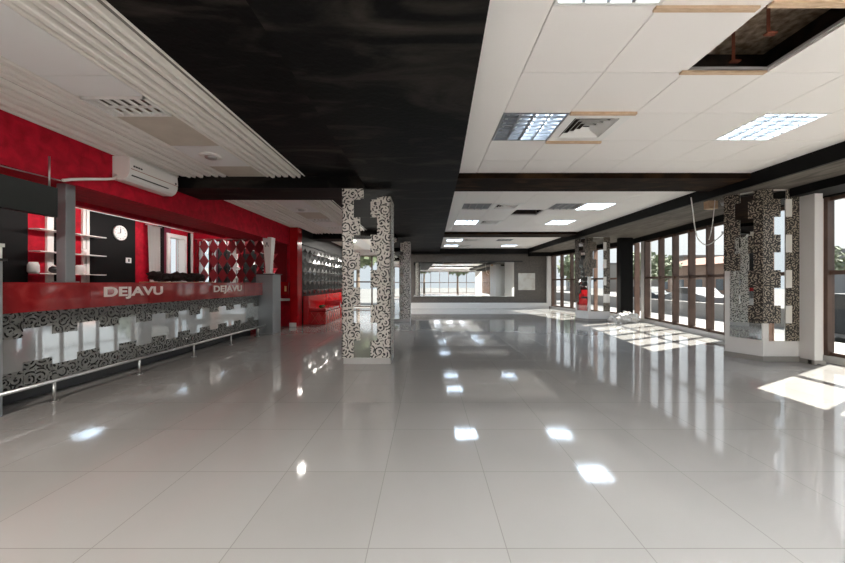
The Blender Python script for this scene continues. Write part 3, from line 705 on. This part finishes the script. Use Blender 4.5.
# ------------------------------------------------------------------ free-standing scroll-print columns
def mirror_column(x0,x1,y0,y1,label, tops=(2.49,2.38), ztop=2.485):
    t = thing('mirrored_column', label, 'column', ((x0+x1)/2,(y0+y1)/2,0), 'free-standing columns with cream scroll cladding')
    link('plinth', box(x0+.02,x1,y0,y1,0,.085), m_stone, t)
    link('mirror_core', box(x0+.01,x1-.01,y0+.01,y1-.01,.085,ztop), m_mirror, t)
    a = MB(); b = MB(); z = .085; k = 0; nl, nr = .163, .193; tb = .092
    def rect(mb, xa, xb, za, zb): mb.box(xa, xb, y0, y0+.009, za, zb)
    while z < 2.5:
        e = z+.25
        el = min(e, tops[0]); er = min(e, tops[1])
        if el > z: rect(a, x0, x0+nl+(tb if k%2==1 else 0), z, el)
        if er > z: rect(b, x1-nr-(tb if k%2==0 else 0), x1, z, er)
        z = e; k += 1
    rect(a, x0+nl+tb, x0+nl+tb+.05, tops[0]-.14, tops[0]) if tops[0] > 2.4 else None
    link('left_print_strip', a, m_damlight, t); link('right_print_strip', b, m_damlight, t)
    # side faces: print strips on the right and left faces
    c = MB(); z = .085; k = 0
    while z < tops[1]-.01:
        e = min(z+.25, tops[1]); c.box(x1-.01, x1+.001, y0, y0+.17+(.09 if k%2 else 0), z, e); c.box(x1-.01, x1+.001, y1-.17-(0 if k%2 else .09), y1, z, e)
        c.box(x0-.001, x0+.01, y0, y0+.17+(.09 if k%2 else 0), z, e); c.box(x0-.001, x0+.01, y1-.17-(0 if k%2 else .09), y1, z, e); z = e; k += 1
    link('side_print_strip', c, m_damlight, t)
    d = MB(); z = .085; k = 0
    while z < tops[1]-.01:
        e = min(z+.25, tops[1]); d.box(x0,x0+.16+(.09 if k%2 else 0),y1-.009,y1,z,e).box(x1-.19,x1,y1-.009,y1,z,e); z = e; k += 1
    link('rear_print_strip', d, m_damlight, t)
    return t
mirror_column(-1.207,-.517,4.83,5.29,'nearest mirrored column clad in cream and black scroll print')
mirror_column(-1.207,-.50,10.05,10.55,'farther mirrored scroll column seen past the nearest one')

# ------------------------------------------------------------------ mirrored pillars by the windows
def wall_pillar(cx, cy, w, d, label, near=True):
    t = thing('window_pillar', label, 'pillar', (cx+w/2, cy+d/2, 0), 'white pillars with dark scroll cladding at the windows')
    tx, ty = -.42, .9075; nx, ny = -.9075, -.42; L_ = .474
    def side(mb, s0, s1, n0, n1, z0, z1):
        p = [(cx+tx*a+nx*b, cy+ty*a+ny*b) for a, b in ((s0,n0),(s1,n0),(s1,n1),(s0,n1))]
        mb.hexa([(q[0],q[1],z0) for q in p]+[(q[0],q[1],z1) for q in p]); return mb
    ex, ey = cx+tx*L_, cy+ty*L_
    poly = [(cx+.012,cy+.014),(cx+w,cy+.014),(cx+w,cy+d+.14),(cx+.16,cy+d+.14),(ex+.012,ey)]
    link('pillar_body', MB().prism([(a,b,0) for a,b in poly],(0,0,2.525)), m_white, t)
    sk = MB().box(cx-.004,cx+w,cy-.008,cy+.012,0,.075); side(sk,-.0,L_,.0,.012,0,.075); link('skirting', sk, m_base, t)
    zb = .559; P = .26
    fb, lb = (0, 3) if near else (3, 0)
    link('front_mirror', box(cx+.09,cx+w-.20,cy+.006,cy+.013,.30,2.5), m_mirror, t)
    link('side_mirror', side(MB(),.02,.40,-.008,-.004,.31,2.5), m_mirror, t)
    A = MB(); B = MB(); D = MB(); Wt = MB()
    for k in range(-1, 8):
        z0 = zb+P*k; z1 = min(z0+P, 2.52)
        if k >= fb:
            tb = (k%2==0)
            A.box(cx, cx+.15+(.105 if tb else 0), cy, cy+.006, z0, z1)
            side(A, 0.001, .108+(.064 if tb else 0), -.004, .004, z0, z1)
        if k >= lb:
            tb = (k%2==1); side(B, .338-(.067 if tb else 0), L_, -.004, .004, z0, z1)
        tb = (k%2==1)
        if near or k not in (0,):
            D.box(cx+w-.105-(.09 if tb else 0), cx+w, cy, cy+.006, z0, z1)
        if not tb or (not near and k==0): Wt.box(cx+w-.195, cx+w-.105, cy+.002, cy+.006, z0, z1)
    link('corner_print_cladding', A, m_damdark, t); link('side_print_strip', B, m_damdark, t); link('right_print_strip', D, m_damdark, t)
    link('white_filler_tile', Wt, m_whiteplastic, t)
    return t
wall_pillar(4.92,4.975,.53,.64,'nearest white window pillar clad in dark scroll print with mirrors')
wall_pillar(4.83,10.2,.66,.62,'farther window pillar in dark scroll print beside the black-wrapped pier',False)
struct('wall_right_return', box(5.565,5.86,5.0,5.5,0,2.53), m_white)
struct('wall_right_return', box(5.492,5.60,10.45,10.75,0,2.53), m_white)
struct('baseboard_right', MB().box(5.44,5.45,4.77,4.97,0,.06).box(5.45,5.60,4.77,4.78,0,.06), m_base)

# black-wrapped pier and white heap
t = thing('black_pier','tall black-wrapped pier between the window groups','pier',(6.1,10.6,0))
link('wrap', box(5.86,6.24,10.28,10.5,.02,2.525).bevel(.02,2), m_blackdeep, t); link('foot', box(5.84,6.26,10.26,10.52,0,.02), m_darkline, t)
mb = MB()
for (x, y, r_, zz) in ((5.75,9.95,.22,.08),(6.0,9.95,.2,.1),(5.55,10.05,.2,.05),(5.9,10.1,.17,.16),(5.68,10.05,.14,.14)): mb.lump((x,y,zz),r_,.22,3,(1,.7,.75),flat=.002)
tag(link('white_heap', mb, m_plastic_bag), 'heap of crumpled white sheeting at the foot of the black pier', 'heap')

# dangling wires, spot, sockets
def bez(P, n=10):
    out = []
    for i in range(len(P)-1):
        p0 = Vector(P[max(i-1,0)]); p1 = Vector(P[i]); p2 = Vector(P[i+1]); p3 = Vector(P[min(i+2,len(P)-1)])
        for k in range(n):
            s_ = k/n; out.append(.5*((2*p1)+(-p0+p2)*s_+(2*p0-5*p1+4*p2-p3)*s_*s_+(-p0+3*p1-3*p2+p3)*s_**3))
    out.append(Vector(P[-1])); return out
def W2(px, py, Y): return ((px-427)/340*Y, Y, 1.15+(283-py)/340*Y)
t = thing('dangling_wire','white wire hanging in loops from the soffit beside the nearest window pillar','wire',W2(694,227,5.6))
link('wire', MB().tube(bez([W2(691,197.5,5.6),W2(693,212,5.6),W2(695,228,5.6),W2(699,240,5.6),W2(707,245,5.6),W2(716,240,5.6),W2(724,232.5,5.6)]),.008,6), m_whiteplastic, t)
link('second_strand', MB().tube(bez([W2(715,200,5.6),W2(713,220,5.6),W2(711,232,5.6),W2(709,240,5.6)]),.006,6), m_whiteplastic, t)
link('end_clip', box(4.86,5.0,5.60,5.615,1.97,2.0), m_whiteplastic, t)
tag(link('timber_block', box(4.72,4.88,5.70,5.80,2.40,2.53), m_timber), 'small raw timber block on the soffit left of the window pillar', 'block')
t = thing('spotlight','small steel spotlight on the soffit left of the nearest window pillar','spotlight',(4.78,5.5,2.5))
link('bracket', box(4.77,4.79,5.49,5.51,2.47,2.53), m_steel, t); link('head', MB().cyl((4.78,5.50,2.48),(4.76,5.44,2.42),.035,.045), m_steel, t)
t = thing('floor_socket','small dark cable socket at the foot of the white pilaster','socket',(5.47,4.83,0))
link('socket', box(5.44,5.50,4.81,4.858,0,.06), m_darkline, t); link('cable', MB().tube(bez([(5.47,4.82,.05),(5.46,4.79,.02),(5.49,4.77,.008),(5.55,4.78,.008)]),.006,6), m_darkline, t)
for j, (x, y, r_) in enumerate(((.33,2.25,.006),(.20,2.32,.005),(.37,2.38,.005),(.26,2.18,.004),(.42,2.24,.004),(.30,2.41,.004))):
    pass

# ------------------------------------------------------------------ back wall furniture
t = thing('wall_mirror','long mirror with thin dark frame on the far taupe wall','mirror',(1.7,YB-.03,.535))
link('mirror_glass', box(-.60,3.96,YB-.030,YB-.002,.555,2.10), m_mirror, t)
mb = MB(); mb.box(-.62,3.98,YB-.04,YB-.002,.53,.555); link('bottom_rail', mb, m_steel, t)
link('top_rail', box(2.4,4.35,YB-.04,YB-.002,2.10,2.16), m_darkline, t)
tag(link('wall_notice', box(4.16,4.92,YB-.02,YB-.002,.83,1.60), m_poster), 'pale square board on the far wall right of the mirror', 'board')

# ------------------------------------------------------------------ outside
struct('ground', box(-60,160,-90,190,-.75,-.6), m_asphalt)
mb = MB(); mb.box(5.6,9.0,-8,18,-.6,-.15).box(-8,8,-9,-5.8,-.6,-.1); struct('ground_terrace', mb, m_pave)
mb = MB(); mb.box(14,14.3,-20,60,-.6,.15); struct('ground_kerb_wall', mb, m_pave)
wallcols = [(.26,.24,.22),(.30,.20,.15),(.24,.25,.26),(.30,.29,.27),(.26,.22,.19)]
def building(x0,x1,y0,y1,h,ci,label, roof=None, side='x'):
    t = thing('town_building', label, 'building', ((x0+x1)/2,(y0+y1)/2,-.6), 'pale town buildings across the street')
    link('walls', box(x0,x1,y0,y1,-.6,h), M('render_wall',wallcols[ci],.8), t)
    rm = M('roof_tiles', (.25,.12,.08) if roof else (.20,.20,.20), .8)
    mb = MB()
    if roof: mb.prism([(x0-.4,y0-.4,h),(x1+.4,y0-.4,h),((x0+x1)/2,y0-.4,h+1.3)],(0,y1-y0+.8,0))
    else: mb.box(x0-.2,x1+.2,y0-.2,y1+.2,h,h+.3)
    link('roof', mb, rm, t)
    wm = M('far_window_glass',(.10,.12,.14),.2)
    n = max(2,int((y1-y0)/3)); fl_ = max(1,int((h+.6)/2.9)); cnt = 0
    for f in range(fl_):
        for k in range(n):
            yy = y0+(k+.5)*(y1-y0)/n; zz = -.6+.9+2.9*f
            if cnt < 24: link('window', box(x0-.03,x0+.02,yy-.5,yy+.5,zz,zz+1.3), wm, t); cnt += 1
    return t
building(30,42,24,34,3.3,2,'grey flat-roofed building straight beyond the near window')
building(34,44,38,50,3.4,1,'low salmon house with tiled roof beyond the long window group',True)
building(40,52,53,66,5.2,0,'pale beige block behind the salmon house')
building(36,46,70,88,5.0,3,'cream block far beyond the scroll pillar windows')
building(32,42,2,20,4.2,4,'tan block beyond the right photo edge')
building(58,70,84,104,7.0,2,'hazy grey apartment row on the skyline beyond the long window group')
building(66,78,56,78,6.5,0,'hazy beige apartment row on the skyline right of the long window group')
def tree(x, y, h, r_, label, kind=0):
    t = thing('street_tree', label, 'tree', (x,y,-.6), 'trees outside the windows')
    link('trunk', MB().cyl((x,y,-.6),(x,y,h-r_*.6),.16,.09,8), m_bark, t)
    mb = MB(); rnd = random.Random(int(x*10+y))
    for k in range(420):
        a = rnd.random()*2*PI; b = rnd.uniform(-1,1); q = rnd.random()**.4*r_
        c = Vector((x+q*math.cos(a)*math.sqrt(1-b*b), y+q*math.sin(a)*math.sqrt(1-b*b), h-r_*.3+q*b*.9))
        d1 = Vector((rnd.uniform(-1,1),rnd.uniform(-1,1),rnd.uniform(-1,1))).normalized()*.28; d2 = d1.orthogonal().normalized()*.2
        d1 *= r_/1.6; d2 *= r_/1.6
        vv = [mb.bm.verts.new(c+d1), mb.bm.verts.new(c+d2), mb.bm.verts.new(c-d1), mb.bm.verts.new(c-d2)]; mb.bm.faces.new(vv)
    link('crown', mb, m_leaf[kind], t)
tree(23,36,3.6,1.8,'bushy tree beyond the windows left of the far scroll pillar'); tree(17.5,37,3.6,1.9,'taller tree beyond the farthest window group',1)
tree(13.5,31,3.0,1.5,'tree nearest the far corner window'); tree(28.5,41,3.6,1.8,'round tree between the far scroll pillar and black pier')
tree(26,22.5,3.0,1.3,'small tree beyond the window at the right photo edge',1)
for i, (x,y,h,r_) in enumerate(((-4.8,-14,4.4,1.9),(-.4,-16,4.8,2.0),(4.0,-13.5,4.4,1.9),(-9.2,-12.5,4.4,1.9),(8.6,-16,4.5,2.1))):
    tree(x,y,h,r_,'leafy tree outside the glazed front, number seen only in mirrors' if False else ['tree mirrored in the nearest column','tree mirrored beside the column tree','tree outside the glass behind the viewer, right side','tree outside the glass behind the viewer, far left','tree outside the glass behind the viewer, far right'][i], i%2)
def car(x, y, rz, col, label):
    t = thing('parked_car', label, 'car', (x,y,-.6), 'cars parked outside the windows'); cs, sn = math.cos(rz), math.sin(rz)
    def T(mb):
        for v in mb.bm.verts: a, b = v.co.x, v.co.y; v.co.x = x+a*cs-b*sn; v.co.y = y+a*sn+b*cs; v.co.z -= .6
        return mb
    prof = [(-2.1,.3),(-2.1,.8),(-1.9,.92),(-1.2,.98),(-.6,1.42),(.7,1.45),(1.35,1.0),(2.0,.88),(2.15,.6),(2.1,.3)]
    link('car_body', T(MB().prism([(a,-.85,b) for a,b in prof],(0,1.7,0)).bevel(.04,2)), M('car_paint',col,.6,spec=.1), t)
    win = [(-1.1,1.0),(-.55,1.38),(.65,1.40),(1.15,1.02)]
    for s_ in (-.862,.85): link('side_window', T(MB().prism([(a,s_,b) for a,b in win],(0,.012,0))), m_darkline, t)
    for wx in (-1.35,1.35):
        for s_ in (-.80,.80): link('wheel', T(MB().lathe((wx,s_-.1,.31),[(.31,0),(.31,.2)],20,'Y')), m_darkline, t)
car(19,24,1.5,(.16,.165,.175),'silver car parked beyond the middle of the long window group')
car(19.5,30,1.6,(.05,.06,.07),'dark car parked beyond the far end of the long window group')
car(12.5,9.2,1.45,(.04,.045,.05),'dark car parked beyond the near window')
car(19,18.2,1.5,(.22,.06,.05),'dull red car parked beyond the nearest pillar')

# ------------------------------------------------------------------ clean helper properties
for o in C.objects:
    if '_o' in o: del o['_o']
